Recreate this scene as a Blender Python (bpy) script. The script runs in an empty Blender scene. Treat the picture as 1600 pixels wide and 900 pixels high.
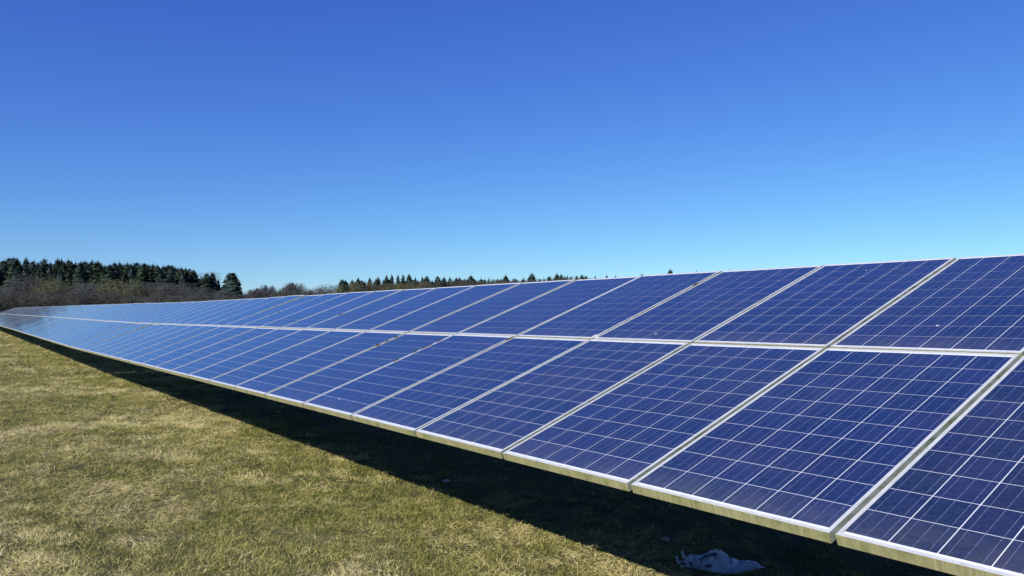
import bpy, bmesh, math, random
import numpy as np
from mathutils import Vector, Matrix, noise

# ------------------------------------------------------------------ camera
S = bpy.context.scene
COL = S.collection
R = math.radians
cam_d = bpy.data.cameras.new('camera'); cam = bpy.data.objects.new('camera', cam_d); COL.objects.link(cam)
S.camera = cam
CAM_H = 1.51
cam_d.sensor_width = 36.0; cam_d.lens = 27.76; cam_d.clip_start = 0.05; cam_d.clip_end = 20000
FWD = Vector((0.58150, 0.81279, 0.0350)).normalized()
RGT = Vector((0.81329, -0.58186, 0.0)).normalized()
UPV = RGT.cross(FWD).normalized()
cam.matrix_world = Matrix(((RGT.x, UPV.x, -FWD.x, 0), (RGT.y, UPV.y, -FWD.y, 0), (RGT.z, UPV.z, -FWD.z, CAM_H), (0, 0, 0, 1)))
FPX = 27.76 / 36.0 * 1600.0

# ------------------------------------------------------------------ light
SUN_EL, SUN_AZ = 37.0, -107.0            # azimuth from +Y towards +X
W = bpy.data.worlds.new('World'); S.world = W; W.use_nodes = True
wn = W.node_tree.nodes; wl = W.node_tree.links; wn.clear()
sky = wn.new('ShaderNodeTexSky'); sky.sky_type = 'NISHITA'; sky.sun_disc = False
sky.sun_elevation = R(SUN_EL); sky.sun_rotation = R(SUN_AZ)
sky.altitude = 0; sky.air_density = 1.0; sky.dust_density = 0.0; sky.ozone_density = 10.0
bg = wn.new('ShaderNodeBackground'); bg.inputs['Strength'].default_value = 0.08
wo = wn.new('ShaderNodeOutputWorld')
# the deep, evenly blue sky of the photograph: one response curve per channel over the whole sky
sp = wn.new('ShaderNodeSeparateColor'); cc = wn.new('ShaderNodeCombineColor'); wl.new(sky.outputs[0], sp.inputs[0])
for i, (k, g) in enumerate(((.735, 1.20), (.765, 1.22), (2.163, .72))):
    pw = wn.new('ShaderNodeMath'); pw.operation = 'POWER'; pw.inputs[1].default_value = g; wl.new(sp.outputs[i], pw.inputs[0])
    ml = wn.new('ShaderNodeMath'); ml.operation = 'MULTIPLY'; ml.inputs[1].default_value = k; wl.new(pw.outputs[0], ml.inputs[0])
    wl.new(ml.outputs[0], cc.inputs[i])
wl.new(cc.outputs[0], bg.inputs['Color']); wl.new(bg.outputs[0], wo.inputs['Surface'])
sd = bpy.data.lights.new('sun', 'SUN'); sd.energy = 5.0; sd.angle = R(0.53); sd.color = (1.0, 0.95, 0.87)
sun = bpy.data.objects.new('sun', sd); COL.objects.link(sun)
SUND = Vector((math.sin(R(SUN_AZ)) * math.cos(R(SUN_EL)), math.cos(R(SUN_AZ)) * math.cos(R(SUN_EL)), math.sin(R(SUN_EL))))
sun.rotation_euler = SUND.to_track_quat('Z', 'Y').to_euler(); sun.location = SUND * 50
S.view_settings.view_transform = 'Standard'; S.view_settings.look = 'None'
S.view_settings.gamma = 1.0; S.view_settings.use_curve_mapping = False; S.view_settings.exposure = 0.32
S.cycles.max_bounces = 6; S.cycles.transparent_max_bounces = 8

# ------------------------------------------------------------------ helpers
rnd = random.Random(7)
NR = np.random.default_rng(7)

def tag(o, label=None, cat=None, group=None, kind=None):
    for k, v in (('label', label), ('category', cat), ('group', group), ('kind', kind)):
        if v: o[k] = v
    return o

def mesh_obj(name, me, parent=None):
    o = bpy.data.objects.new(name, me); COL.objects.link(o); o.parent = parent
    return o

def empty(name, loc=(0, 0, 0), rot=(0, 0, 0)):
    o = bpy.data.objects.new(name, None); COL.objects.link(o); o.location = loc; o.rotation_euler = rot
    o.empty_display_size = 0.2
    return o

class MB:
    """collects vertices and faces, then makes one mesh"""
    def __init__(s): s.v = []; s.f = []; s.m = []
    def face(s, pts, mi=0):
        n = len(s.v); s.v += [tuple(p) for p in pts]; s.f.append(tuple(range(n, n + len(pts)))); s.m.append(mi)
    def box(s, a, b, mi=0):
        n = len(s.v); (x0, y0, z0), (x1, y1, z1) = a, b
        s.v += [(x0, y0, z0), (x1, y0, z0), (x1, y1, z0), (x0, y1, z0), (x0, y0, z1), (x1, y0, z1), (x1, y1, z1), (x0, y1, z1)]
        fs = [(0, 3, 2, 1), (4, 5, 6, 7), (0, 1, 5, 4), (1, 2, 6, 5), (2, 3, 7, 6), (3, 0, 4, 7)]
        mi = mi if isinstance(mi, (list, tuple)) else [mi] * 6     # bottom, top, -y, +x, +y, -x
        for f, m in zip(fs, mi): s.f.append(tuple(n + i for i in f)); s.m.append(m)
    def tube(s, pts, rad, n=5, mi=0, cap=True):
        rings = []
        for i, p in enumerate(pts):
            p = Vector(p); q = Vector(pts[min(i + 1, len(pts) - 1)]) - Vector(pts[max(i - 1, 0)])
            q = q.normalized() if q.length > 1e-9 else Vector((0, 0, 1))
            a = q.orthogonal().normalized(); b = q.cross(a)
            r = rad[i] if isinstance(rad, (list, tuple)) else rad
            k = len(s.v)
            s.v += [tuple(p + (a * math.cos(2 * math.pi * j / n) + b * math.sin(2 * math.pi * j / n)) * r) for j in range(n)]
            rings.append(k)
        for i in range(len(rings) - 1):
            for j in range(n):
                s.f.append((rings[i] + j, rings[i] + (j + 1) % n, rings[i + 1] + (j + 1) % n, rings[i + 1] + j)); s.m.append(mi)
        if cap:
            s.f.append(tuple(rings[0] + j for j in reversed(range(n)))); s.m.append(mi)
            s.f.append(tuple(rings[-1] + j for j in range(n))); s.m.append(mi)
    def mesh(s, name, mats, smooth=False):
        me = bpy.data.meshes.new(name); me.from_pydata(s.v, [], s.f); me.update()
        for m in mats: me.materials.append(m)
        if len(mats) > 1: me.polygons.foreach_set('material_index', s.m)
        if smooth: me.polygons.foreach_set('use_smooth', [True] * len(s.f))
        return me

class Mat:
    """a node material with a Principled shader"""
    def __init__(s, name, col=(.5, .5, .5), rough=.6, metal=0., spec=.5):
        s.m = bpy.data.materials.new(name); s.m.use_nodes = True
        s.n = s.m.node_tree.nodes; s.l = s.m.node_tree.links
        s.p = s.n['Principled BSDF']
        s.set('Base Color', (*col, 1)); s.set('Roughness', rough); s.set('Metallic', metal); s.set('Specular IOR Level', spec)
    def set(s, k, v): s.p.inputs[k].default_value = v
    def to(s, out, k): s.l.new(out, s.p.inputs[k] if isinstance(k, str) else k)
    def node(s, t, **kw):
        n = s.n.new(t)
        for k, v in kw.items(): setattr(n, k, v)
        return n
    def coord(s, kind='Object', scale=(1, 1, 1)):
        t = s.node('ShaderNodeTexCoord'); mp = s.node('ShaderNodeMapping'); mp.inputs['Scale'].default_value = scale
        s.l.new(t.outputs[kind], mp.inputs[0]); return mp.outputs[0]
    def pos(s, scale=(1, 1, 1)):
        t = s.node('ShaderNodeNewGeometry'); mp = s.node('ShaderNodeMapping'); mp.inputs['Scale'].default_value = scale
        s.l.new(t.outputs['Position'], mp.inputs[0]); return mp.outputs[0]
    def noise(s, vec, scale, detail=4, rough=.55, dist=0.):
        n = s.node('ShaderNodeTexNoise'); n.inputs['Scale'].default_value = scale; n.inputs['Detail'].default_value = detail
        n.inputs['Roughness'].default_value = rough; n.inputs['Distortion'].default_value = dist
        s.l.new(vec, n.inputs['Vector']); return n.outputs['Fac']
    def ramp(s, fac, stops):
        r = s.node('ShaderNodeValToRGB'); e = r.color_ramp.elements
        while len(e) < len(stops): e.new(.5)
        for el, (p, c) in zip(e, stops):
            el.position = p; el.color = (*c, 1) if len(c) == 3 else c
        s.l.new(fac, r.inputs[0]); return r.outputs[0]
    def rng(s, fac, a, b, c=0., d=1.):
        r = s.node('ShaderNodeMapRange'); r.inputs[1].default_value = a; r.inputs[2].default_value = b
        r.inputs[3].default_value = c; r.inputs[4].default_value = d; s.l.new(fac, r.inputs[0]); return r.outputs[0]
    def mix(s, fac, a, b, mode='MIX'):
        m = s.node('ShaderNodeMix', data_type='RGBA', blend_type=mode)
        for v, i in ((fac, 0), (a, 6), (b, 7)):
            if isinstance(v, bpy.types.NodeSocket): s.l.new(v, m.inputs[i])
            else: m.inputs[i].default_value = v if i == 0 else (*v, 1)
        return m.outputs[2]
    def math(s, op, a, b=None):
        m = s.node('ShaderNodeMath', operation=op)
        for v, i in ((a, 0), (b, 1)):
            if v is None: continue
            if isinstance(v, bpy.types.NodeSocket): s.l.new(v, m.inputs[i])
            else: m.inputs[i].default_value = v
        return m.outputs[0]
    def bump(s, h, strength=.3, dist=.01):
        b = s.node('ShaderNodeBump'); b.inputs['Strength'].default_value = strength; b.inputs['Distance'].default_value = dist
        s.l.new(h, b.inputs['Height']); s.l.new(b.outputs[0], s.p.inputs['Normal'])

def ground_z(y):
    """the field lies level near the camera and rises gently along the row"""
    pts = [(-1e4, 0.), (14., 0.), (22.8, -.015), (44., .12), (66., .24), (90., .38), (140., .6), (220., .8), (1e5, .8)]
    for (a, za), (b, zb) in zip(pts, pts[1:]):
        if y <= b: return za + (zb - za) * (y - a) / (b - a)
    return pts[-1][1]

def ground_h(x, y):
    near = max(0., 1 - max(abs(x - 2) / 22, abs(y - 20) / 26))
    return ground_z(y) + noise.noise(Vector((x * .55, y * .55, 3))) * .018 * min(1, near * 3)

def at(px, dist, py=492.):
    """the place on a line of sight through the 1600 x 900 photograph, at a distance along the view axis"""
    d = FWD + RGT * ((px - 800) / FPX) + UPV * ((450 - py) / FPX)
    return Vector((0, 0, CAM_H)) + d * dist

def on_ground(px, py):
    d = FWD + RGT * ((px - 800) / FPX) + UPV * ((450 - py) / FPX)
    return Vector((0, 0, CAM_H)) + d * (-CAM_H / d.z)

def vnoise(x, y, seed):
    """smooth lattice noise in 0..1 for numpy arrays"""
    g = np.random.default_rng(seed).random((256, 256))
    xi = np.floor(x).astype(int); yi = np.floor(y).astype(int); fx = x - xi; fy = y - yi
    fx = fx * fx * (3 - 2 * fx); fy = fy * fy * (3 - 2 * fy)
    a = g[xi % 256, yi % 256]; b = g[(xi + 1) % 256, yi % 256]; c = g[xi % 256, (yi + 1) % 256]; d = g[(xi + 1) % 256, (yi + 1) % 256]
    return (a * (1 - fx) + b * fx) * (1 - fy) + (c * (1 - fx) + d * fx) * fy

def straw_amount(x, y):
    """where the dead grass lies: patches a metre or two across, drawn out along the row"""
    n = .36 * vnoise(x * .95 + 31, y * .7 + 11, 3) + .34 * vnoise(x * 2.9 + 7, y * 2.1 + 5, 4) + .30 * vnoise(x * 7.1, y * 5.7, 5)
    return np.clip((n - .41) / .22, 0, 1)

# ------------------------------------------------------------------ materials
def mat_ground():
    m = Mat('turf_soil', rough=.95, spec=.1)
    big = m.noise(m.pos((.9, .55, 1)), 1.0, 5, .6)
    fine = m.noise(m.pos(), 38, 5, .7)
    mid = m.noise(m.pos((1, .7, 1)), 6, 5, .65)
    f = m.math('ADD', m.math('MULTIPLY', big, .5), m.math('ADD', m.math('MULTIPLY', mid, .3), m.math('MULTIPLY', fine, .2)))
    m.to(m.ramp(f, [(.36, (.034, .035, .015)), (.46, (.075, .073, .029)), (.55, (.115, .105, .046)), (.66, (.165, .145, .072))]), 'Base Color')
    m.bump(m.math('ADD', fine, mid), .7, .03)
    return m.m

def mat_blade():
    m = Mat('grass_blade', rough=.8, spec=.06)
    a = m.node('ShaderNodeAttribute', attribute_type='INSTANCER', attribute_name='tint').outputs['Fac']
    b = m.node('ShaderNodeAttribute', attribute_type='GEOMETRY', attribute_name='shade').outputs['Fac']
    f = m.math('ADD', a, m.math('MULTIPLY', m.math('SUBTRACT', b, .5), .55))
    m.to(m.ramp(f, [(.0, (.055, .080, .016)), (.28, (.175, .190, .046)), (.5, (.345, .31, .10)), (.72, (.52, .44, .185)), (1., (.72, .62, .35))]), 'Base Color')
    m.set('Subsurface Weight', 0.0)
    return m.m

def mat_cell():
    m = Mat('silicon_cell', rough=.35, spec=.4)
    oi = m.node('ShaderNodeObjectInfo'); geo = m.node('ShaderNodeNewGeometry')
    uv = m.node('ShaderNodeUVMap').outputs[0]
    sep = m.node('ShaderNodeSeparateXYZ'); m.l.new(uv, sep.inputs[0])
    vor = m.node('ShaderNodeTexVoronoi'); vor.inputs['Scale'].default_value = 70; m.l.new(m.coord('Object', (1, 1, .2)), vor.inputs['Vector'])
    vs = m.node('ShaderNodeSeparateColor'); m.l.new(vor.outputs['Color'], vs.inputs[0])
    r = m.math('FRACT', m.math('ADD', m.math('MULTIPLY', geo.outputs['Random Per Island'], 3.7), m.math('MULTIPLY', oi.outputs['Random'], 5.3)))
    base = m.mix(r, (.0045, .0165, .040), (.0105, .0190, .066))
    base = m.mix(m.math('MULTIPLY', vs.outputs[0], .65), base, (.020, .036, .105))
    blot = m.noise(m.pos((2.2, 2.2, 2.2)), 1.0, 4, .6)
    base = m.mix(m.rng(blot, .40, .68, 0, .55), base, (.021, .024, .062))
    base = m.mix(.5, base, oi.outputs['Color'], 'MULTIPLY')
    # three busbars along the slope
    x = m.math('FRACT', m.math('MULTIPLY', sep.outputs[1], 3.0))
    d = m.math('ABSOLUTE', m.math('SUBTRACT', x, .5))
    bus = m.math('LESS_THAN', d, .015)
    brk = m.noise(m.coord('Object', (14, 1, 1)), 3, 2)
    base = m.mix(m.math('MULTIPLY', bus, m.rng(brk, .35, .65, .3, .85)), base, (.26, .30, .46))
    # thin film of dust on the glass
    dust = m.rng(m.noise(m.pos((1.3, 1.3, 1.3)), 1.4, 5, .65), .42, .75, .0, .06)
    base = m.mix(dust, base, (.22, .20, .17))
    # grime washed down to the lower frame edge (alpha 1: a whole panel of cells; below .6: a single cell of the lowest row)
    tc = m.node('ShaderNodeTexCoord'); sx = m.node('ShaderNodeSeparateXYZ'); m.l.new(tc.outputs['Object'], sx.inputs[0])
    al = oi.outputs['Alpha']
    on = m.math('MAXIMUM', m.math('GREATER_THAN', al, .9), m.math('LESS_THAN', al, .6))
    g = m.math('MULTIPLY', m.rng(sx.outputs[0], .0, .20, 1., 0.), m.rng(m.noise(m.pos((5, 5, 5)), 1.6, 5, .7), .32, .68, .15, 1.))
    m.to(m.mix(m.math('MULTIPLY', m.math('MULTIPLY', g, on), .30), base, (.16, .155, .13)), 'Base Color')
    m.set('Coat Weight', 1.0); m.set('Coat Roughness', .08); m.set('Coat IOR', 1.46); pass
    return m.m

def mat_backsheet():
    m = Mat('white_backsheet', (.74, .75, .78), .5)
    n = m.noise(m.pos(), 9, 4)
    m.to(m.mix(m.rng(n, .4, .7, 0, .35), (.70, .73, .79), (.54, .55, .56)), 'Base Color')
    m.set('Coat Weight', 1.0); m.set('Coat Roughness', .08); m.set('Coat IOR', 1.46); pass
    return m.m

def mat_alu():
    m = Mat('anodised_aluminium', rough=.42, metal=.25, spec=.5)
    n = m.noise(m.coord('Object', (1, 1, 1)), 14, 5, .6)
    g = m.noise(m.pos((2, 9, 9)), 2.2, 5, .7)
    c = m.mix(m.rng(n, .35, .7, 0, .6), (.62, .635, .615), (.46, .475, .45))
    m.to(m.mix(m.rng(g, .56, .72, 0, .55), c, (.22, .24, .14)), 'Base Color')
    m.bump(n, .05, .002)
    return m.m

def mat_stained():
    m = Mat('algae_stained_aluminium', rough=.7, metal=.0, spec=.35)
    streak = m.noise(m.pos((3, 75, 3)), 1.0, 5, .75, .8)
    blot = m.noise(m.pos((4, 9, 9)), 1.6, 5, .65)
    c = m.mix(m.rng(streak, .35, .68), (.40, .37, .20), (.215, .20, .085))
    m.to(m.mix(m.rng(blot, .48, .68, 0, .7), c, (.16, .18, .055)), 'Base Color')
    m.bump(streak, .2, .003)
    return m.m

def mat_side():
    m = Mat('mossy_aluminium', rough=.65, metal=.1)
    n = m.noise(m.pos((3, 12, 12)), 2.4, 5, .7)
    m.to(m.mix(m.rng(n, .40, .66), (.44, .48, .40), (.17, .20, .10)), 'Base Color')
    return m.m

def mat_steel():
    m = Mat('galvanised_steel', rough=.5, metal=.3, spec=.2)
    n = m.noise(m.coord('Object'), 22, 4)
    m.to(m.ramp(n, [(.3, (.045, .046, .048)), (.7, (.085, .086, .088))]), 'Base Color')
    return m.m

def mat_leaf(name, lo, hi, var=.3):
    m = Mat(name, rough=.8, spec=.15)
    oi = m.node('ShaderNodeObjectInfo'); geo = m.node('ShaderNodeNewGeometry')
    f = m.math('ADD', m.math('MULTIPLY', geo.outputs['Random Per Island'], 1 - var), m.math('MULTIPLY', oi.outputs['Random'], var))
    n = m.noise(m.pos(), .55, 3)
    f = m.math('ADD', m.math('MULTIPLY', f, .6), m.math('MULTIPLY', m.rng(n, .3, .7), .4))
    m.to(m.mix(m.math('MULTIPLY', f, 1.0), lo, hi), 'Base Color')
    return m.m

def mat_bark(name, a, b):
    m = Mat(name, rough=.9, spec=.1)
    n = m.noise(m.coord('Object', (6, 6, 1.2)), 2.5, 5, .65)
    m.to(m.mix(m.rng(n, .35, .65), a, b), 'Base Color'); m.bump(n, .5, .03)
    return m.m

def mat_plastic():
    m = Mat('bag_plastic', rough=.38, spec=.5)
    n = m.noise(m.coord('Object'), 7, 5, .6)
    m.to(m.mix(m.rng(n, .35, .65), (.50, .57, .68), (.30, .36, .48)), 'Base Color')
    m.set('Subsurface Weight', 0.); return m.m

def mat_plain(name, a, b, scale=8, rough=.8):
    m = Mat(name, rough=rough, spec=.3)
    n = m.noise(m.coord('Object'), scale, 5, .65)
    m.to(m.mix(m.rng(n, .35, .65), a, b), 'Base Color'); m.bump(n, .4, .01); return m.m

def mat_cloud():
    m = Mat('cloud_white', (.80, .80, .82), 1., 0., 0.); m.set('Alpha', .35); return m.m

M = dict(strap=mat_plain('navy_strap', (.02, .025, .06), (.04, .05, .10), 30), cloud=mat_cloud(), under=mat_plain('low_bounce_black', (.012, .012, .014), (.02, .02, .022), 5, .6), seam=mat_plain('mossy_light_stop', (.06, .075, .035), (.18, .20, .13), 7, .85), ground=mat_ground(), blade=mat_blade(), cell=mat_cell(), back=mat_backsheet(), alu=mat_alu(), stain=mat_stained(), side=mat_side(),
         steel=mat_steel(), bag=mat_plastic(),
         conifer=mat_leaf('conifer_needles', (.010, .021, .015), (.043, .062, .035)),
         bluefir=mat_leaf('blue_green_needles', (.010, .022, .021), (.037, .060, .050)),
         twig=mat_leaf('bare_brown_twigs', (.032, .034, .031), (.096, .096, .084), .65),
         olive=mat_leaf('budding_olive_twigs', (.058, .062, .032), (.14, .14, .070)),
         greytwig=mat_leaf('bare_grey_twigs', (.050, .054, .060), (.11, .114, .118)),
         bark=mat_bark('conifer_bark', (.045, .035, .028), (.10, .075, .055)), greybark=mat_bark('grey_bark', (.07, .062, .055), (.15, .135, .12)),
         moss=mat_plain('dry_moss', (.035, .038, .016), (.08, .075, .035), 60), drop=mat_plain('bird_lime', (.42, .43, .45), (.55, .55, .56), 60),
         paper=mat_plain('crumpled_paper', (.42, .43, .50), (.55, .56, .60), 30), stone=mat_plain('grey_stone', (.22, .20, .17), (.36, .34, .30), 30))

# ------------------------------------------------------------------ ground
def build_ground():
    xs = sorted(set([-3000, -1200, -500, -200, -80, -40] + [round(-20 + .8 * i, 3) for i in range(60)] + [40, 80, 160, 320, 640, 1200, 3000]))
    ys = sorted(set([-3000, -1000, -300, -100, -30, -10] + [round(-4 + .8 * i, 3) for i in range(60)] + [50, 58, 66, 78, 90, 110, 140, 180, 220, 300, 500, 900, 1800, 4000]))
    b = MB(); idx = {}
    for i, x in enumerate(xs):
        for j, y in enumerate(ys):
            idx[i, j] = len(b.v)
            b.v.append((x, y, ground_h(x, y)))
    for i in range(len(xs) - 1):
        for j in range(len(ys) - 1):
            b.f.append((idx[i, j], idx[i + 1, j], idx[i + 1, j + 1], idx[i, j + 1])); b.m.append(0)
    tag(mesh_obj('ground', b.mesh('ground', [M['ground']], True)), kind='structure')
build_ground()

# ------------------------------------------------------------------ solar arrays
TILT = R(20.46); PITCH = 1.0085; GAP = .0245; PW = PITCH - GAP; PL = 1.65; RG = .020; DEPTH = .042
B0 = Vector((2.524, 1.611, CAM_H - .7556)); TABLE_GAP = .085
CW = .1555                                  # cell
MX = (PL - 10 * CW - 9 * .0033) / 2; MY = (PW - 6 * CW - 5 * .0039) / 2
LIP = .0165

def frame_mesh():
    b = MB(); L, w, d = PL, PW, DEPTH
    # materials: 0 lip, 1 stained front, 2 mossy sides ; box order: bottom, top, -y, +x, +y, -x
    b.box((0, 0, -d), (LIP, w, 0), [2, 0, 2, 0, 2, 1])
    b.box((L - LIP, 0, -d), (L, w, 0), [2, 0, 2, 2, 2, 0])
    b.box((LIP, 0, -d), (L - LIP, LIP, 0), [2, 0, 2, 0, 0, 0])
    b.box((LIP, w - LIP, -d), (L - LIP, w, 0), [2, 0, 0, 0, 2, 0])
    return b.mesh('frame', [M['alu'], M['stain'], M['side']])

def laminate_mesh():
    b = MB(); e = .001
    b.box((LIP + e, LIP + e, -.009), (PL - LIP - e, PW - LIP - e, -.0026), [1, 0, 0, 0, 0, 0])  # unseen bottom face blackened to keep bounced light out of the shade
    return b.mesh('solar_panel', [M['back'], M['under']])

def cells_mesh(name, cells):
    b = MB(); uvs = []
    for (x, y) in cells:
        b.box((x, y, -.0024), (x + CW, y + CW, -.0018))
    me = b.mesh(name, [M['cell']])
    uvl = me.uv_layers.new(name='UVMap'); k = 0
    x0y0 = [c for c in cells for _ in range(6)]
    for p in me.polygons:
        cx, cy = x0y0[p.index]
        for li in p.loop_indices:
            v = me.vertices[me.loops[li].vertex_index].co
            uvl.data[li].uv = ((v.x - cx) / CW, (v.y - cy) / CW)
    return me

CELLS = [(MX + i * (CW + .0033), MY + j * (CW + .0039)) for i in range(10) for j in range(6)]
ME_FRAME, ME_LAM, ME_CELLS, ME_CELL = frame_mesh(), laminate_mesh(), cells_mesh('cells', CELLS), cells_mesh('cell', [(0, 0)])
SINGLE = {(-1, 0), (0, 0), (1, 0), (0, 1), (1, 1)}          # the five panels that show largest: their 300 cells are objects

def blob_mesh(name, r, mat, seed, flat=.5, sub=1):
    bm = bmesh.new(); bmesh.ops.create_icosphere(bm, subdivisions=sub, radius=1)
    q = random.Random(seed)
    for v in bm.verts:
        k = .7 + .6 * q.random(); v.co = Vector((v.co.x * r[0] * k, v.co.y * r[1] * k, v.co.z * r[2] * k))
    me = bpy.data.meshes.new(name); bm.to_mesh(me); bm.free(); me.materials.append(mat)
    return me

TABLES = [(-6, 21, 'nearest long table of tilted blue solar panels, filling the right half of the photo'),
          (21, 42, 'second solar panel table along the row, between the two open seams'),
          (42, 63, 'third solar panel table along the row, small and pale, beyond the second open seam'),
          (63, 92, 'farthest solar panel table, a pale sliver at the left photo edge under the wood')]

def table_y(k, ti): return B0.y + k * PITCH + ti * TABLE_GAP

def build_table(ti, k0, k1, label):
    y0, y1 = table_y(k0, ti), table_y(k1, ti)
    z0, z1 = ground_z(y0), ground_z(y1)
    root = empty('solar_array', (B0.x, y0, z0), (math.atan2(z1 - z0, y1 - y0), 0, 0))
    tag(root, label, 'solar array', 'tables of solar panels in one row')
    cosT, sinT = math.cos(TILT), math.sin(TILT)
    zb = B0.z
    q = random.Random(100 + ti)
    for k in range(k0, k1):
        for row in (0, 1):
            s0 = row * (PL + RG)
            p = mesh_obj('solar_panel', ME_LAM, root)
            p.location = (s0 * cosT, (k - k0) * PITCH + GAP / 2, zb + s0 * sinT)
            far = min(1., max(0., (k - 2) / 8))
            p.rotation_euler = (R(q.gauss(0, .05 + .07 * far)), -TILT + R(q.gauss(0, .05 + .10 * far)), 0)
            if k == k0 or k == k1 - 1: p.rotation_euler[0] *= .2
            mesh_obj('frame', ME_FRAME, p)
            tint = q.choice([(.95, 1.0, 1.05), (1.1, .95, .88), (.85, .98, 1.15), (1.15, 1.0, .85), (1.0, 1.0, 1.0)])
            g = q.uniform(.85, 1.12); tint = (tint[0] * g, tint[1] * g, tint[2] * g, 1)
            if (k, row) in SINGLE:
                for (x, y) in CELLS:
                    c = mesh_obj('cell', ME_CELL, p); c.location = (x, y, 0); c.color = (*tint[:3], .5 if x < MX + .01 else .8)
            else:
                c = mesh_obj('cells', ME_CELLS, p); c.color = tint; c['kind'] = 'stuff'
    # steelwork under the panels
    ln = (k1 - k0) * PITCH - GAP
    for s in (.36, 1.27, 2.03, 2.94):
        b = MB(); b.box((-.03, .02, -.105), (.03, ln - .02, -.032))
        o = mesh_obj('purlin', b.mesh('purlin', [M['steel']]), root)
        o.location = (s * cosT + sinT * (DEPTH + .003), GAP / 2, zb + s * sinT - cosT * (DEPTH + .003)); o.rotation_euler = (0, -TILT, 0)
    me_s = MB(); me_s.box((.055, -.03, -.03), (2 * PL + RG, .03, 0)); me_s = me_s.mesh('seam_light_stop', [M['seam']])  # strips added below the panel gaps to block sun slits on the ground
    off = DEPTH + .0015
    for k in range(k0 + 1, k1):
        o = mesh_obj('seam_light_stop', me_s, root); o.rotation_euler = (0, -TILT, 0)
        o.location = (sinT * off + .012 * cosT, (k - k0) * PITCH, zb - cosT * off + .012 * sinT)
    if ti == 0:
        posts = [k + 1.5 for k in range(k0, k1, 3)]
    else:
        posts = [k + 1.5 for k in range(k0, k1 - 1, 3)]
    br = MB(); br.box((.75, -.03, -.09), (3.00, .03, 0)); me_r = br.mesh('rafter', [M['steel']])
    metal = {}
    for kk in posts:
        yy = (kk - k0) * PITCH
        o = mesh_obj('rafter', me_r, root); off = DEPTH + .003 + .105 + .002
        o.location = (sinT * off, yy, zb - cosT * off); o.rotation_euler = (0, -TILT, 0)
        for s in (2.1,):
            h = zb + s * sinT - cosT * (off + .05)
            if s not in metal:
                b = MB()      # a C-section driven post
                for (xa, xb, ya, yb) in ((-.045, .045, -.004, 0), (-.045, -.041, 0, .05), (.041, .045, 0, .05)):
                    b.box((xa, ya + .032, -.4), (xb, yb + .032, h))
                metal[s] = b.mesh('post', [M['steel']])
            o = mesh_obj('post', metal[s], root); o.location = (s * cosT + sinT * off, yy, 0)
    return root, k0, ti

roots = [build_table(i, *t) for i, t in enumerate(TABLES)]
ROOT0 = roots[0][0]
def on_panel(k, s, z=0.):
    """local point of the first table: k in columns, s metres up the slope"""
    return Vector((s * math.cos(TILT) - z * math.sin(TILT), (k + 6) * PITCH, B0.z + s * math.sin(TILT) + z * math.cos(TILT)))

# moss caught in a few seams, droppings on the glass, one loose clip
mq = random.Random(5)
for (k, s0, s1, n) in ((5, .9, 1.5, 6), (6, 1.2, 1.55, 4), (9, 2.15, 2.75, 3), (12, 2.2, 2.4, 2), (4, 1.5, 1.6, 2), (3, 2.9, 2.95, 1)):
    for i in range(n):
        o = mesh_obj('moss_clump', blob_mesh('moss_clump', (mq.uniform(.02, .045), .012, .009), M['moss'], i + k), ROOT0)
        o.location = on_panel(k, s0 + (s1 - s0) * mq.random(), .004); o.rotation_euler = (0, -TILT, 0)
for (k, s, r) in ((2.45, 1.80, .010), (1.55, 3.12, .011), (.55, 2.02, .008), (3.4, 3.05, .009), (4.6, .18, .009)):
    o = mesh_obj('bird_dropping', blob_mesh('bird_dropping', (r * 1.3, r, .0014), M['drop'], int(k * 10) + 50), ROOT0)
    o.location = on_panel(k, s, -.001); o.rotation_euler = (0, -TILT, 0)
b = MB(); b.box((-.02, -.035, -.03), (.02, .035, .006)); b.box((-.006, -.006, .006), (.006, .006, .014))
o = mesh_obj('clamp', b.mesh('clamp', [M['alu']]), ROOT0); o.location = on_panel(3, PL + RG + .045, 0); o.rotation_euler = (0, -TILT, 0)

# ------------------------------------------------------------------ grass
def blade(b, shade, p, yaw, ln, wd, lean, curl, sh, q):
    """one blade: two quads bent over, ending in a tip"""
    d = Vector((math.cos(yaw), math.sin(yaw), 0)); side = Vector((-d.y, d.x, 0)) * wd * .5
    side = side * math.cos(.6) + Vector((0, 0, wd * .3 * q.uniform(-1, 1)))
    pts = []; a = lean; cur = Vector(p); yawd = d
    for i in range(4):
        pts.append(cur.copy())
        step = ln / 3
        cur = cur + (yawd * math.sin(a) + Vector((0, 0, math.cos(a)))) * step
        a = min(a + curl, 1.62); ang = q.uniform(-.35, .35)
        yawd = Vector((yawd.x * math.cos(ang) - yawd.y * math.sin(ang), yawd.x * math.sin(ang) + yawd.y * math.cos(ang), 0))
        cur.z = max(cur.z, .003)
    n = len(b.v)
    for i in range(3):
        k = (1, .85, .55)[i]; b.v += [tuple(pts[i] - side * k), tuple(pts[i] + side * k)]
    b.v.append(tuple(pts[3]))
    b.f += [(n, n + 1, n + 3, n + 2), (n + 2, n + 3, n + 5, n + 4), (n + 4, n + 5, n + 6)]; b.m += [0, 0, 0]
    shade += [sh] * 7

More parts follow.
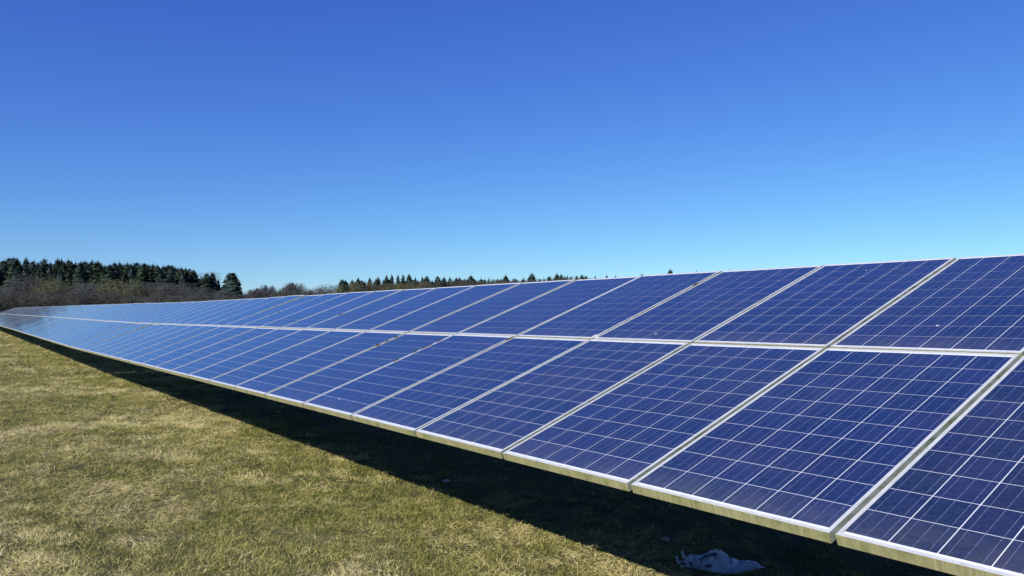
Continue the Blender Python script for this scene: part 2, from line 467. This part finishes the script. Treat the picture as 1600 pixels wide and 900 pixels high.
def tuft(name, seed, n, rad, ln, lean, curl, wd, flow=None):
    q = random.Random(seed); b = MB(); shade = []
    for i in range(n):
        r = rad * math.sqrt(q.random()); t = q.uniform(0, 2 * math.pi)
        yaw = q.uniform(0, 2 * math.pi) if flow is None else q.gauss(0, flow)
        blade(b, shade, (r * math.cos(t), r * math.sin(t), 0), yaw, q.uniform(*ln), q.uniform(*wd), q.uniform(*lean), q.uniform(*curl), q.random(), q)
    me = b.mesh(name, [M['blade']])
    a = me.attributes.new('shade', 'FLOAT', 'POINT'); a.data.foreach_set('value', shade)
    o = bpy.data.objects.new(name, me); return o

def build_grass():
    src = bpy.data.collections.new('grass tufts')
    specs = []
    for i in range(4): specs.append(dict(n=40, rad=.08, ln=(.022, .055), lean=(.3, 1.3), curl=(.15, .5), wd=(.002, .004)))             # short green turf
    for i in range(4): specs.append(dict(n=34, rad=.08, ln=(.035, .085), lean=(.8, 1.45), curl=(.1, .42), wd=(.0018, .0036), flow=1.2))      # longer, lodged straw
    for i in range(2): specs.append(dict(n=14, rad=.06, ln=(.05, .11), lean=(.3, 1.0), curl=(.25, .55), wd=(.0018, .003)))               # tall wisps
    for i, sp in enumerate(specs): src.objects.link(tuft('grass_tuft_%02d' % i, 40 + i, **sp))
    # points over the part of the field the camera (and a camera a step aside) can see
    P = []
    for (d0, d1, dens, size) in ((2.6, 7, 400, .9), (7, 12, 240, 1.05), (12, 20, 95, 1.4), (20, 34, 40, 2.0), (34, 60, 12, 3.0), (60, 110, 3, 5.)):
        x0, x1, y0, y1 = -8 - d1 * .25, 7.5, -1.5, d1 * 1.25 + 1
        n = int((x1 - x0) * (y1 - y0) * dens)
        x = NR.uniform(x0, x1, n); y = NR.uniform(y0, y1, n)
        dep = x * FWD.x + y * FWD.y; lat = x * RGT.x + y * RGT.y
        ok = (dep > d0 - .001) & (dep <= d1) & (np.abs(lat) < dep * .68 + 1.2)
        ok &= (x < 5.2 + .03 * np.maximum(y, 0)) | (NR.random(n) < .15)
        ok &= NR.random(n) > .78 * np.clip((x - B0.x - 1.0 + .5 * vnoise(x * 3, y * 3, 12)) / .6, 0, 1) * np.clip((19 - y) / 3, 0, 1)  # turf thinned under the panels so dark soil deepens the shade
        ok &= (vnoise(x * 8 + 3, y * 8, 22) + .35 * NR.random(n) > .25) | (y > 14)     # small bare spots of soil
        x, y = x[ok], y[ok]
        P.append(np.c_[x, y, np.full(len(x), size)])
    P = np.concatenate(P); x, y, size = P.T; n = len(x)
    st = straw_amount(x, y)
    u = NR.random(n)
    under = np.clip((x - B0.x - 1.10 + .5 * vnoise(x * 3, y * 3, 12)) / .5, 0, 1) * np.clip((19 - y) / 3, 0, 1)      # under the panels tufts turn greener and darker, shade put into their colour
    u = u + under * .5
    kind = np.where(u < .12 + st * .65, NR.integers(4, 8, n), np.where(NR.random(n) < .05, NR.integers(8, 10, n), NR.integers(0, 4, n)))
    low = vnoise(x * .45 + 90, y * .3 + 40, 9)
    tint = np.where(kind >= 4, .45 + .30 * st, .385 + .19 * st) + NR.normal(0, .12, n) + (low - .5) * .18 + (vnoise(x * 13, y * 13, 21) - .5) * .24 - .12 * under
    yaw = np.where(kind >= 4, 6.28 * vnoise(x * .8 + 3, y * .8 + 9, 8) + NR.normal(0, .7, n), NR.uniform(0, 6.28, n))
    scl = size * NR.uniform(.65, 1.2, n) * (.8 + .5 * vnoise(x * 3.1 + 5, y * 3.1 + 2, 15))
    z = np.array([ground_h(u_, v_) for u_, v_ in zip(x, y)]) - .003
    me = bpy.data.meshes.new('grass'); me.vertices.add(n)
    me.vertices.foreach_set('co', np.c_[x, y, z].astype(np.float32).ravel())
    a = me.attributes.new('kind_index', 'INT', 'POINT'); a.data.foreach_set('value', kind.astype(np.int32))
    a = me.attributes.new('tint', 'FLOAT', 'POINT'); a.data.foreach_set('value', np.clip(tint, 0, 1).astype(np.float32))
    a = me.attributes.new('scl', 'FLOAT', 'POINT'); a.data.foreach_set('value', scl.astype(np.float32))
    a = me.attributes.new('rot', 'FLOAT_VECTOR', 'POINT'); a.data.foreach_set('vector', np.c_[NR.normal(0, .12, n), NR.normal(0, .12, n), yaw].astype(np.float32).ravel())
    me.update()
    o = mesh_obj('grass', me); tag(o, kind='stuff')
    ng = bpy.data.node_groups.new('grass_scatter', 'GeometryNodeTree')
    ng.interface.new_socket('Geometry', in_out='INPUT', socket_type='NodeSocketGeometry')
    ng.interface.new_socket('Geometry', in_out='OUTPUT', socket_type='NodeSocketGeometry')
    N = ng.nodes; L = ng.links
    gi = N.new('NodeGroupInput'); go = N.new('NodeGroupOutput'); mp = N.new('GeometryNodeMeshToPoints'); ip = N.new('GeometryNodeInstanceOnPoints')
    ci = N.new('GeometryNodeCollectionInfo'); ci.inputs['Collection'].default_value = src
    ci.inputs['Separate Children'].default_value = True; ci.inputs['Reset Children'].default_value = True
    def attr(nm, t):
        k = N.new('GeometryNodeInputNamedAttribute'); k.data_type = t; k.inputs['Name'].default_value = nm; return k.outputs['Attribute']
    L.new(gi.outputs[0], mp.inputs['Mesh']); L.new(mp.outputs[0], ip.inputs['Points']); L.new(ci.outputs[0], ip.inputs['Instance'])
    ip.inputs['Pick Instance'].default_value = True
    L.new(attr('kind_index', 'INT'), ip.inputs['Instance Index']); L.new(attr('scl', 'FLOAT'), ip.inputs['Scale'])
    e2r = N.new('FunctionNodeEulerToRotation'); L.new(attr('rot', 'FLOAT_VECTOR'), e2r.inputs[0]); L.new(e2r.outputs[0], ip.inputs['Rotation'])
    L.new(ip.outputs[0], go.inputs[0])
    md = o.modifiers.new('scatter', 'NODES'); md.node_group = ng
    print('grass tufts', n)
build_grass()

# ------------------------------------------------------------------ litter under the panels
def build_bag():
    """a crumpled plastic bag: a closed, creased skin lying flat to the right, with two loop handles on the left"""
    a = on_ground(1070, 881); c = on_ground(1197, 888)
    ax = (c - a); ln = ax.length; ax.normalize()
    root = empty('plastic_bag', a, (0, 0, math.atan2(ax.y, ax.x)))
    tag(root, 'crumpled pale blue plastic bag with loop handles lying in the shade under the panels', 'plastic bag')
    NXX, NYY = 34, 18
    bm = bmesh.new(); g = {}
    for i in range(NXX):
        u = i / (NXX - 1)
        wdt = .16 * (math.sin(math.pi * min(1, u * 1.02 + .04)) ** .55) * (1 - .45 * u) + .015
        for j in range(NYY):
            v = j / (NYY - 1) * 2 - 1
            h = .080 * math.exp(-((u - .42) / .17) ** 2) + .034 * math.exp(-((u - .10) / .06) ** 2) + .018
            h *= max(0., 1 - abs(v) ** 2.2) * (1 - .55 * u)
            x = u * ln; y = v * wdt + .02 * math.sin(u * 9)
            cr = noise.noise(Vector((x * 14, y * 10, 1))) * .5 + abs(noise.noise(Vector((x * 26 + y * 12, y * 20, 5)))) * .8 + abs(noise.noise(Vector((x * 9 - y * 14, y * 7, 9)))) * .7
            z = max(.004, h * (.62 + .7 * cr) + .026 * (1 - abs(v)) * (1 - abs(noise.noise(Vector((x * 11 - y * 9, x * 5 + y * 13, 7)))) * 2.2) + .006 * cr)
            if abs(v) > .96 or i in (0, NXX - 1): z = .003
            g[i, j] = bm.verts.new((x + .015 * noise.noise(Vector((x * 20, y * 20, 2))), y, z))
    for i in range(NXX - 1):
        for j in range(NYY - 1):
            bm.faces.new((g[i, j], g[i + 1, j], g[i + 1, j + 1], g[i, j + 1]))
    me = bpy.data.meshes.new('skin'); bm.to_mesh(me); bm.free(); me.materials.append(M['bag'])
    mesh_obj('skin', me, root)
    for (ox, oy, r, lift, mt) in ((-.01, -.05, .045, .05, 'bag'), (.03, .03, .05, .06, 'bag'), (.07, -.10, .05, .03, 'strap')):
        pts = [(ox - r * math.sin(t) * .9, oy + r * math.cos(t), .012 + lift * math.sin(t) ** 2 * .8) for t in [math.pi * k / 10 for k in range(11)]]
        b = MB(); b.tube(pts, [.006 + .002 * math.sin(k * 2.1) for k in range(11)], 6)
        mesh_obj('handle', b.mesh('handle', [M[mt]], True), root)
    for (x0, y0, x1, y1) in ((.09, -.06, .24, -.015), (.10, -.09, .17, -.13)):      # dark drawstring lying across the folds
        pts = [(x0 + (x1 - x0) * k / 8, y0 + (y1 - y0) * k / 8 + .014 * math.sin(k * 1.3), .085 - .010 * abs(k - 4) - (.045 if y1 < -.1 else 0)) for k in range(9)]
        b = MB(); b.tube(pts, .007, 6); mesh_obj('drawstring', b.mesh('drawstring', [M['strap']], True), root)
build_bag()

def scrap(name, px, py, r, mat, seed, label, cat):
    p = on_ground(px, py)
    o = mesh_obj(name, blob_mesh(name, r, mat, seed, sub=2)); o.location = (p.x, p.y, r[2] * .7); o.rotation_euler = (0, 0, seed)
    tag(o, label, cat)
scrap('paper_scrap', 697, 753, (.032, .022, .014), M['paper'], 3, 'small white scrap of crumpled paper in the shade near the sunlit grass edge', 'litter')
scrap('stone', 1041, 846, (.028, .022, .018), M['stone'], 8, 'small grey stone on the dark ground above the plastic bag', 'stone')

# ------------------------------------------------------------------ trees
def conifer_mesh(seed, h=1., spread=.20, start=.10, dens=1., droop=.35, broad=0.):
    """crown and trunk of a conifer of unit height; crown = drooping sprays in whorls"""
    q = random.Random(seed); c = MB(); t = MB()
    t.tube([(0, 0, 0), (.002, .001, .4), (0, 0, .97)], [.017, .011, .002], 5)
    z = start
    lop = [q.uniform(.72, 1.15) for _ in range(9)]
    while z < .985:
        f = (z - start) / (1 - start)
        rad = spread * ((1 - f) ** (.60 - .18 * broad)) * min(1, .6 + f * 3.5) + .004
        n = max(5, int((6 + 5 * (1 - f)) * dens))
        a0 = q.uniform(0, 6.28)
        for i in range(n):
            a = a0 + 6.283 * i / n + q.uniform(-.35, .35)
            L = rad * q.uniform(.62, 1.12) * lop[int((a % 6.283) / 6.283 * 9) % 9]
            d = Vector((math.cos(a), math.sin(a), 0)); s = Vector((-d.y, d.x, 0))
            up = .25 * (f - .35) + max(0., f - .78) * 3.2; zz = z + q.uniform(-.008, .008)
            k = q.randint(3, 4)
            for j in range(k):
                r0 = L * (j / k) ** .9; r1 = L * min(1.0, (j + 1.35) / k)
                wd = L * (.42 - .22 * j / k) * q.uniform(.7, 1.3) + .004
                za = zz - droop * r0 * (r0 / (rad + .01)) + up * r0; zb = zz - droop * r1 * (r1 / (rad + .01)) + up * r1 - .004
                p0 = d * r0 + Vector((0, 0, za)); p1 = d * r1 + s * q.uniform(-.3, .3) * wd + Vector((0, 0, zb))
                tw = Vector((0, 0, q.uniform(-.6, .1) * wd))
                c.face([p0, (p0 + p1) / 2 + s * wd + tw, p1, (p0 + p1) / 2 - s * wd + tw * .6])
        z += q.uniform(.020, .032) * (1.05 - .5 * f)
    # dense inner foliage round the stem: ragged leaves, so that no sky shows through the middle of the crown
    for i in range(int(230 * dens)):
        f = q.random() ** 1.15 * .93; zz = start + f * (1 - start); a = q.uniform(0, 6.28)
        r = spread * ((1 - f) ** (.60 - .18 * broad)) * q.uniform(.30, .74)
        d = Vector((math.cos(a), math.sin(a), 0)); sd = Vector((-d.y, d.x, 0)); hh = q.uniform(.025, .05); ww = (.012 + r * .42) * q.uniform(.7, 1.2)
        p = d * r + Vector((0, 0, zz))
        c.face([p - sd * ww - Vector((0, 0, hh * .3)) + d * .006, p + d * .012 - Vector((0, 0, hh)), p + sd * ww - Vector((0, 0, hh * .2)) + d * .004, p - d * r * .25 + Vector((0, 0, hh))])
    c.face([(0, 0, 1.035), (.007, .002, .95), (-.005, .005, .95)]); c.face([(0, 0, 1.035), (.002, -.007, .95), (-.005, -.004, .95)])
    return c, t

def bare_mesh(seed, spread=.42, clear=.16, n_limb=13, full=1.):
    """a leafless broadleaf of unit height: limbs fan out from a short trunk to twigs along a dome"""
    q = random.Random(seed); c = MB(); t = MB()
    t.tube([(0, 0, 0), (.004, 0, clear * .6), (.0, .004, clear + .06)], [.030, .023, .018], 6)
    def strip(p, e, w, w2=None):
        s = (e - p).cross(Vector((q.gauss(0, 1), q.gauss(0, 1), q.gauss(0, .4))))
        s = s.normalized() if s.length > 1e-9 else Vector((1, 0, 0)); w2 = w * .5 if w2 is None else w2
        c.face([p - s * w, p + s * w, e + s * w2, e - s * w2])
    def dome(u, v, r):           # u azimuth, v 0 (rim) .. 1 (top)
        el = v * 1.57; k = r * (1 + .10 * math.sin(3 * u + seed) + .07 * math.sin(7 * u + 4 * v + seed))
        return Vector((math.cos(u) * math.cos(el) * spread * k, math.sin(u) * math.cos(el) * spread * k, .30 + .68 * math.sin(el) * k - .10 * (1 - v)))
    root = Vector((0, 0, clear))
    for i in range(n_limb):
        u = 6.283 * i / n_limb + q.uniform(-.3, .3); v = q.uniform(.05, .95)
        e = dome(u, v, .62); m = root * .55 + e * .45 + Vector((0, 0, .05))
        strip(root, m, .013, .009); strip(m, e, .009, .006); strip(root, m, .013, .009)
        for k in range(int(7 * full)):
            u2 = u + q.gauss(0, .38); v2 = min(1, max(0, v + q.gauss(0, .20))); b0 = m + (e - m) * q.uniform(.2, 1)
            e2 = dome(u2, v2, q.uniform(.74, .90)); strip(b0, e2, .006, .004)
            for l in range(7):
                u3 = u2 + q.gauss(0, .17); v3 = min(1, max(0, v2 + q.gauss(0, .10))); b1 = b0 + (e2 - b0) * q.uniform(.35, 1)
                e3 = dome(u3, v3, q.uniform(.86, 1.04)); strip(b1, e3, .0034, .0022)
                for w in range(3):
                    e4 = e3 + Vector((q.gauss(0, .03), q.gauss(0, .03), q.gauss(.015, .03))); strip(b1 + (e3 - b1) * q.uniform(.4, 1), e4, .0024, .0012)
    return c, t

def thick_mesh(seed, spread=.5):
    """a dense bare shrubby tree: a rounded mass of short twigs on many stems"""
    q = random.Random(seed); c = MB(); t = MB()
    for i in range(6):
        a = q.uniform(0, 6.28); r = spread * q.uniform(.2, .6)
        t.tube([(0, 0, 0), (r * .5 * math.cos(a), r * .5 * math.sin(a), .3), (r * math.cos(a), r * math.sin(a), .62)], [.020, .014, .006], 4)
    lumps = [(Vector((q.uniform(-.55, .55) * spread, q.uniform(-.55, .55) * spread, q.uniform(.35, .72))), q.uniform(.20, .34)) for _ in range(11)]
    for i in range(5200):
        ctr, r = q.choice(lumps)
        d = Vector((q.gauss(0, 1), q.gauss(0, 1), q.gauss(.25, .9))).normalized()
        p = ctr + Vector((d.x * r * spread * 1.7, d.y * r * spread * 1.7, d.z * r)) * q.uniform(.35, 1.0) ** .6
        if p.z < .02: p.z = q.uniform(.02, .2)
        g = (d * .8 + Vector((q.gauss(0, .5), q.gauss(0, .5), .55))).normalized() * q.uniform(.04, .09)
        t1 = d.orthogonal().normalized(); an = q.uniform(0, 6.28); t2 = t1 * math.cos(an) + d.cross(t1) * math.sin(an)
        g = (t2 * .9 + Vector((0, 0, .6)) + d * .25).normalized() * q.uniform(.025, .065)
        d = (d + (p - Vector((0, 0, .35))).normalized() * 1.4).normalized()
        s = g.cross(d + Vector((q.gauss(0, .3), q.gauss(0, .3), q.gauss(0, .3)))).normalized() * q.uniform(.0022, .0048)
        c.face([p - s, p + s, p + g])
    return c, t

def variants(fn, n, crown_mat, trunk_mat, kw, s0):
    out = []
    for i in range(n):
        c, t = fn(s0 + i, **(kw[i % len(kw)]))
        zs = sorted(v[2] for v in c.v); top = zs[-1] if fn is conifer_mesh else zs[int(len(zs) * .985)]
        c.v = [(x, y, min(z / top, 1.03)) for x, y, z in c.v]
        out.append((c.mesh('crown', [crown_mat]), t.mesh('trunk', [trunk_mat])))
    return out

CON = variants(conifer_mesh, 4, M['conifer'], M['bark'], [dict(spread=.19), dict(spread=.22, dens=1.1), dict(spread=.17, droop=.25), dict(spread=.25, broad=.5)], 10)
FIR = variants(conifer_mesh, 3, M['bluefir'], M['bark'], [dict(spread=.21), dict(spread=.18, droop=.5), dict(spread=.25, broad=.6, dens=1.2)], 20)
BIG = variants(conifer_mesh, 1, M['bluefir'], M['bark'], [dict(spread=.36, broad=1., dens=1.5, start=.03)], 30)
BARE = variants(bare_mesh, 3, M['greytwig'], M['greybark'], [dict(spread=.36, full=.7), dict(spread=.45), dict(spread=.74, clear=.08, n_limb=24, full=1.5)], 40)
BRN = variants(thick_mesh, 4, M['twig'], M['greybark'], [dict(spread=.55), dict(spread=.7), dict(spread=.48), dict(spread=.6)], 50)
GRY = variants(thick_mesh, 2, M['greytwig'], M['greybark'], [dict(spread=.5), dict(spread=.62)], 70)
OLV = variants(thick_mesh, 2, M['olive'], M['greybark'], [dict(spread=.55), dict(spread=.65)], 60)

tq = random.Random(11)
def tree(name, var, px, py, dist, label, cat, group=None, wide=1.):
    """a tree whose tip shows at the photograph's pixel (px, py), standing DIST metres away"""
    p = at(px, dist, py); gz = ground_z(p.y); h = p.z - gz
    r = empty(name, (p.x, p.y, gz), (0, 0, tq.uniform(0, 6.28))); tag(r, label, cat, group)
    wd = h * wide * tq.uniform(.92, 1.08)
    me_c, me_t = var
    for nm, me in (('crown', me_c), ('trunk', me_t)):
        o = mesh_obj(nm, me, r); o.scale = (wd, wd, h)
    return r

ORD = ['first', 'second', 'third', 'fourth', 'fifth', 'sixth', 'seventh', 'eighth', 'ninth', 'tenth', 'eleventh', 'twelfth', 'thirteenth', 'fourteenth', 'fifteenth',
       'sixteenth', 'seventeenth', 'eighteenth', 'nineteenth', 'twentieth', 'twenty-first', 'twenty-second', 'twenty-third', 'twenty-fourth', 'twenty-fifth', 'twenty-sixth', 'twenty-seventh', 'twenty-eighth']
# skyline of the wood on the left
LEFT = [(4, 404), (14, 400), (21, 399), (27, 400), (41, 398.5), (53, 404), (60, 407), (69, 401), (79, 407), (90, 400), (96, 401.5), (107, 402), (112, 405), (118, 406), (126, 406), (133, 405), (144, 403),
        (153, 404), (164, 411), (172, 412), (179, 406), (187, 406), (194, 410), (199, 407), (205, 409), (214, 407), (220, 413), (226, 408), (233, 410), (239, 409), (249, 414), (255, 412), (263, 411), (270, 412),
        (277, 416), (284, 416), (291, 417), (296, 417), (303, 418)]
for i, (x, y) in enumerate(LEFT):
    j = len(LEFT) - 1 - i
    lab = ('skyline conifer of the left wood, %s spire from its left end' % ORD[i]) if i <= j else ('skyline conifer of the left wood, %s spire left of its pale gap' % ORD[j])
    tree('conifer_tree', (CON + FIR)[tq.randrange(7)], x, y, tq.uniform(222, 240), lab, 'conifer', 'conifers of the left wood', tq.uniform(1.2, 2.0))
for i in range(54):
    x = -14 + i * 5.9 + tq.uniform(-4, 4)
    y = 402.5 + 9.5 * max(0, x - 60) / 240 + tq.uniform(0, 16)
    tree('conifer_tree', (CON + FIR)[tq.randrange(7)], x, y, tq.uniform(206, 221), 'dark conifer inside the left wood, tip between its skyline and the bare trees', 'conifer', 'conifers filling the left wood', tq.uniform(1.0, 1.45))
tree('conifer_tree', CON[3], 323, 425, 214, 'dark conifer leaning against a taller one beside the pale gap in the left wood', 'conifer', None, 1.1)
tree('conifer_tree', FIR[0], 332, 422.5, 216, 'tall dark conifer just right of the pale gap in the left wood', 'conifer', None, 1.2)
tree('conifer_tree', CON[2], 341, 434, 218, 'small pointed conifer between the lone broad fir and the left wood', 'conifer')
tree('conifer_tree', CON[1], 316, 431, 219, 'dark conifer right below the pale tree in the gap of the left wood', 'conifer', None, 1.3)
tree('conifer_tree', FIR[1], 350, 444, 212, 'low dark conifer touching the left flank of the lone broad fir', 'conifer', None, 1.5)
tree('conifer_tree', BIG[0], 363, 424.5, 205, 'broad lone dark fir at the right end of the left wood', 'conifer', None, 1.2)
tree('bare_tree', OLV[0], 312, 427, 226, 'pale yellowish tree in the gap of the conifers in the left wood', 'tree', None, .9)
BROWN = [(-8, 445, 1), (10, 446, 1), (30, 449, 0), (40, 427, 0), (52, 441, 2), (66, 437, 1), (74, 452, 0), (103, 444, 0), (118, 450, 1), (131, 440, 3), (146, 437, 1), (160, 443, 0), (172, 441, 2), (210, 441, 0), (222, 440, 3),
         (238, 439.5, 1), (252, 439.5, 2), (268, 440, 0), (281, 440.5, 3), (296, 446, 1), (312, 452, 0), (328, 450, 2), (342, 453, 1), (356, 456, 3), (372, 460, 0)]
for i, (x, y, v) in enumerate(BROWN):
    tree('bare_tree', GRY[v % 2] if i in (1, 4, 7, 9, 13, 19, 22) else BRN[v], x, y + 2.5, tq.uniform(186, 200), 'bare brown tree before the left wood\'s conifers, %s of them from the left' % ORD[i], 'tree', 'bare brown trees before the left wood', tq.uniform(.9, 1.2))
for i in range(22):
    x = -10 + i * 18 + tq.uniform(-6, 6)
    tree('bare_shrub', BRN[tq.randrange(4)], x, 459 + tq.uniform(-5, 5) + 6 * max(0, x - 250) / 120, tq.uniform(172, 181), 'low bare brown shrub at the foot of the left wood, just above the panels', 'shrub', 'shrubs at the foot of the left wood', tq.uniform(1.3, 1.9))
tree('bare_tree', OLV[0], 86, 435.5, 184, 'olive green budding tree in front of the left wood, the left one of two', 'tree', None, 1.1)
tree('bare_tree', OLV[1], 190, 437, 184, 'olive green budding tree in front of the left wood, the right one of two', 'tree', None, 1.0)

# bare trees in the open gap
GAPT = [(392, 454, 1, 'leftmost small grey bare tree beside the lone broad fir'), (402, 451.5, 2, 'small rounded grey bare tree, second to the right of the lone broad fir'), (415, 446.5, 1, 'slim grey bare tree with an upright top in the open gap'),
        (426, 447, 0, 'slender airy grey bare tree between the upright one and the domed one'), (438, 455, 0, 'low pale grey bare tree touching the left side of the domed one'),
        (457, 443, 2, 'large domed grey bare tree standing alone above the panel edge'), (484, 453.5, 1, 'small grey bare tree at the right foot of the domed one')]
for (x, y, v, lab) in GAPT:
    tree('bare_tree', BARE[v], x, y, tq.uniform(255, 275), lab, 'tree', 'grey bare trees in the gap', 1.0)
for i in range(9):
    tree('bare_shrub', BRN[tq.randrange(4)], 386 + i * 13, 463 + tq.uniform(-2, 2) - .08 * i * 13, 262, 'low dark shrub under the grey bare trees in the open gap', 'shrub', 'shrubs under the bare trees', 2.2)
tree('bare_tree', BRN[0], 509, 445, 300, 'dark rounded bare tree at the left end of the far wood', 'tree', None, 1.0)
tree('bare_tree', BRN[2], 523, 449, 300, 'low dark bare tree between the rounded one and the first far conifer', 'tree', None, 1.3)

# far wood behind the panels
FAR = [(535, 434, 1.35), (560, 431.5, 1.3), (578, 431, 1.), (591, 430, 1.), (604, 427, 1.), (612, 426, .8), (622, 426, .8), (630, 427, .7), (639, 425, .9), (649, 430, .7), (660, 429.5, .8), (667, 429, 1.1), (684, 429, 1.),
       (694, 430, 1.), (703, 430, .9), (713, 431, .8), (718, 431, .8), (726, 433, .9), (736, 427.5, 1.3), (750, 434, .8), (757, 434, 1.), (764, 431, .5), (770, 434, 1.), (783, 433.5, .7), (790, 427, 1.2), (802, 432, .6), (806, 433, .9),
       (818, 431, .8), (831, 424, 1.3), (843, 433, .8), (850, 432.5, .9), (858, 429, .9), (870, 424.5, 1.2), (877, 426, .8), (882, 429, .9), (886, 426.5, .5), (892, 430, .8), (901, 428, .6), (909, 427, .9), (915, 428.5, .9), (930, 428, .6),
       (948, 427, .7), (962, 427.5, .8), (1003, 425.5, .8), (1047, 417.5, 1.), (1057, 423.5, .6), (1088, 420.5, 1.), (1140, 419, .6), (1226, 414.5, .6), (1280, 411, .8)]
for i, (x, y, w) in enumerate(FAR):
    j = len(FAR) - 1 - i
    lab = ('conifer of the far wood above the panels, %s spire from its left end' % ORD[i]) if i <= j else ('conifer tip over the panel edge, %s from the far wood\'s right end' % ORD[j])
    tree('conifer_tree', (CON + FIR)[tq.randrange(7)], x, y, tq.uniform(300, 330), lab, 'conifer', 'conifers of the far wood', w * 1.15)
for i in range(44):
    x = 540 + i * 7.6 + tq.uniform(-3, 3)
    y = 435.5 - 2.5 * min(1, max(0, (x - 545) / 60)) + tq.uniform(-1, 6)
    if x > 790: y += 1.5
    tree('conifer_tree', (CON + FIR)[tq.randrange(7)], x, y, tq.uniform(286, 304), 'dark conifer inside the far wood, its tip below the spires around it', 'conifer', 'conifers filling the far wood', tq.uniform(1.0, 1.7))
for i in range(40):
    x = 545 + i * 9.2 + tq.uniform(-4, 4)
    top = 441.5 if x < 680 else 439.5 - (x - 680) * .02
    v = OLV[tq.randrange(2)] if x < 665 and tq.random() < .4 else BRN[tq.randrange(4)]
    tree('bare_tree', v, x, top + tq.uniform(-1.5, 4), tq.uniform(285, 298), 'low bare tree filling the far wood between the dark conifers', 'tree', 'low bare trees of the far wood', tq.uniform(.9, 1.3))

# the far wood goes on behind the panels towards the right: one mass, seen only from a step aside
def build_far_mass():
    vs = []; fs = []; q = random.Random(77)
    for i in range(70):
        px = 880 + i * 13 + q.uniform(-5, 5); d = q.uniform(302, 335)
        edge = 436 - max(0, px - 900) * .058
        p = at(px, d, edge + q.uniform(3, 12)); gz = ground_z(p.y); h = p.z - gz; w = h * q.uniform(.9, 1.4); a = q.uniform(0, 6.28)
        me = (CON + FIR)[q.randrange(7)][0]; n = len(me.vertices)
        co = np.empty(n * 3, np.float32); me.vertices.foreach_get('co', co); co = co.reshape(-1, 3)
        k = len(vs) and sum(len(v) for v in vs)
        vs.append(np.c_[(co[:, 0] * math.cos(a) - co[:, 1] * math.sin(a)) * w + p.x, (co[:, 0] * math.sin(a) + co[:, 1] * math.cos(a)) * w + p.y, co[:, 2] * h + gz])
        fs += [tuple(int(i_) + k for i_ in f.vertices) for f in me.polygons]
    me = bpy.data.meshes.new('far_wood'); me.from_pydata(np.concatenate(vs).tolist(), [], fs); me.materials.append(M['conifer'])
    tag(mesh_obj('far_wood', me), kind='stuff')
build_far_mass()

# ------------------------------------------------------------------ low cloud on the horizon
def build_cloud(px0, px1, py, hgt, n, seed, dist, label):
    q = random.Random(seed); a = at((px0 + px1) / 2, dist, py)
    bm = bmesh.new(); w = (px1 - px0) / FPX * dist; hh = hgt / FPX * dist
    for i in range(n):
        u = q.uniform(-1, 1); r = hh * q.uniform(.35, .8) * (1.15 - abs(u))
        p = RGT * (u * w / 2) + FWD * q.uniform(-.3, .3) * w + Vector((0, 0, q.uniform(-.2, .5) * hh * (1 - abs(u))))
        m4 = Matrix.Translation(p) @ Matrix.Diagonal((r * 1.7, r * 1.7, r, 1))
        bmesh.ops.create_icosphere(bm, subdivisions=2, radius=1, matrix=m4)
    for v in bm.verts: v.co += Vector([noise.noise(v.co / (hh * .5) + Vector((k * 7, 0, 0))) for k in range(3)]) * hh * .22
    me = bpy.data.meshes.new('cloud'); bm.to_mesh(me); bm.free(); me.materials.append(M['cloud'])
    me.polygons.foreach_set('use_smooth', [True] * len(me.polygons))
    o = mesh_obj('cloud', me); o.location = a; tag(o, label, 'cloud', kind='structure')
build_cloud(374, 440, 460, 7, 40, 3, 6000, 'small white cloud low behind the grey bare trees')
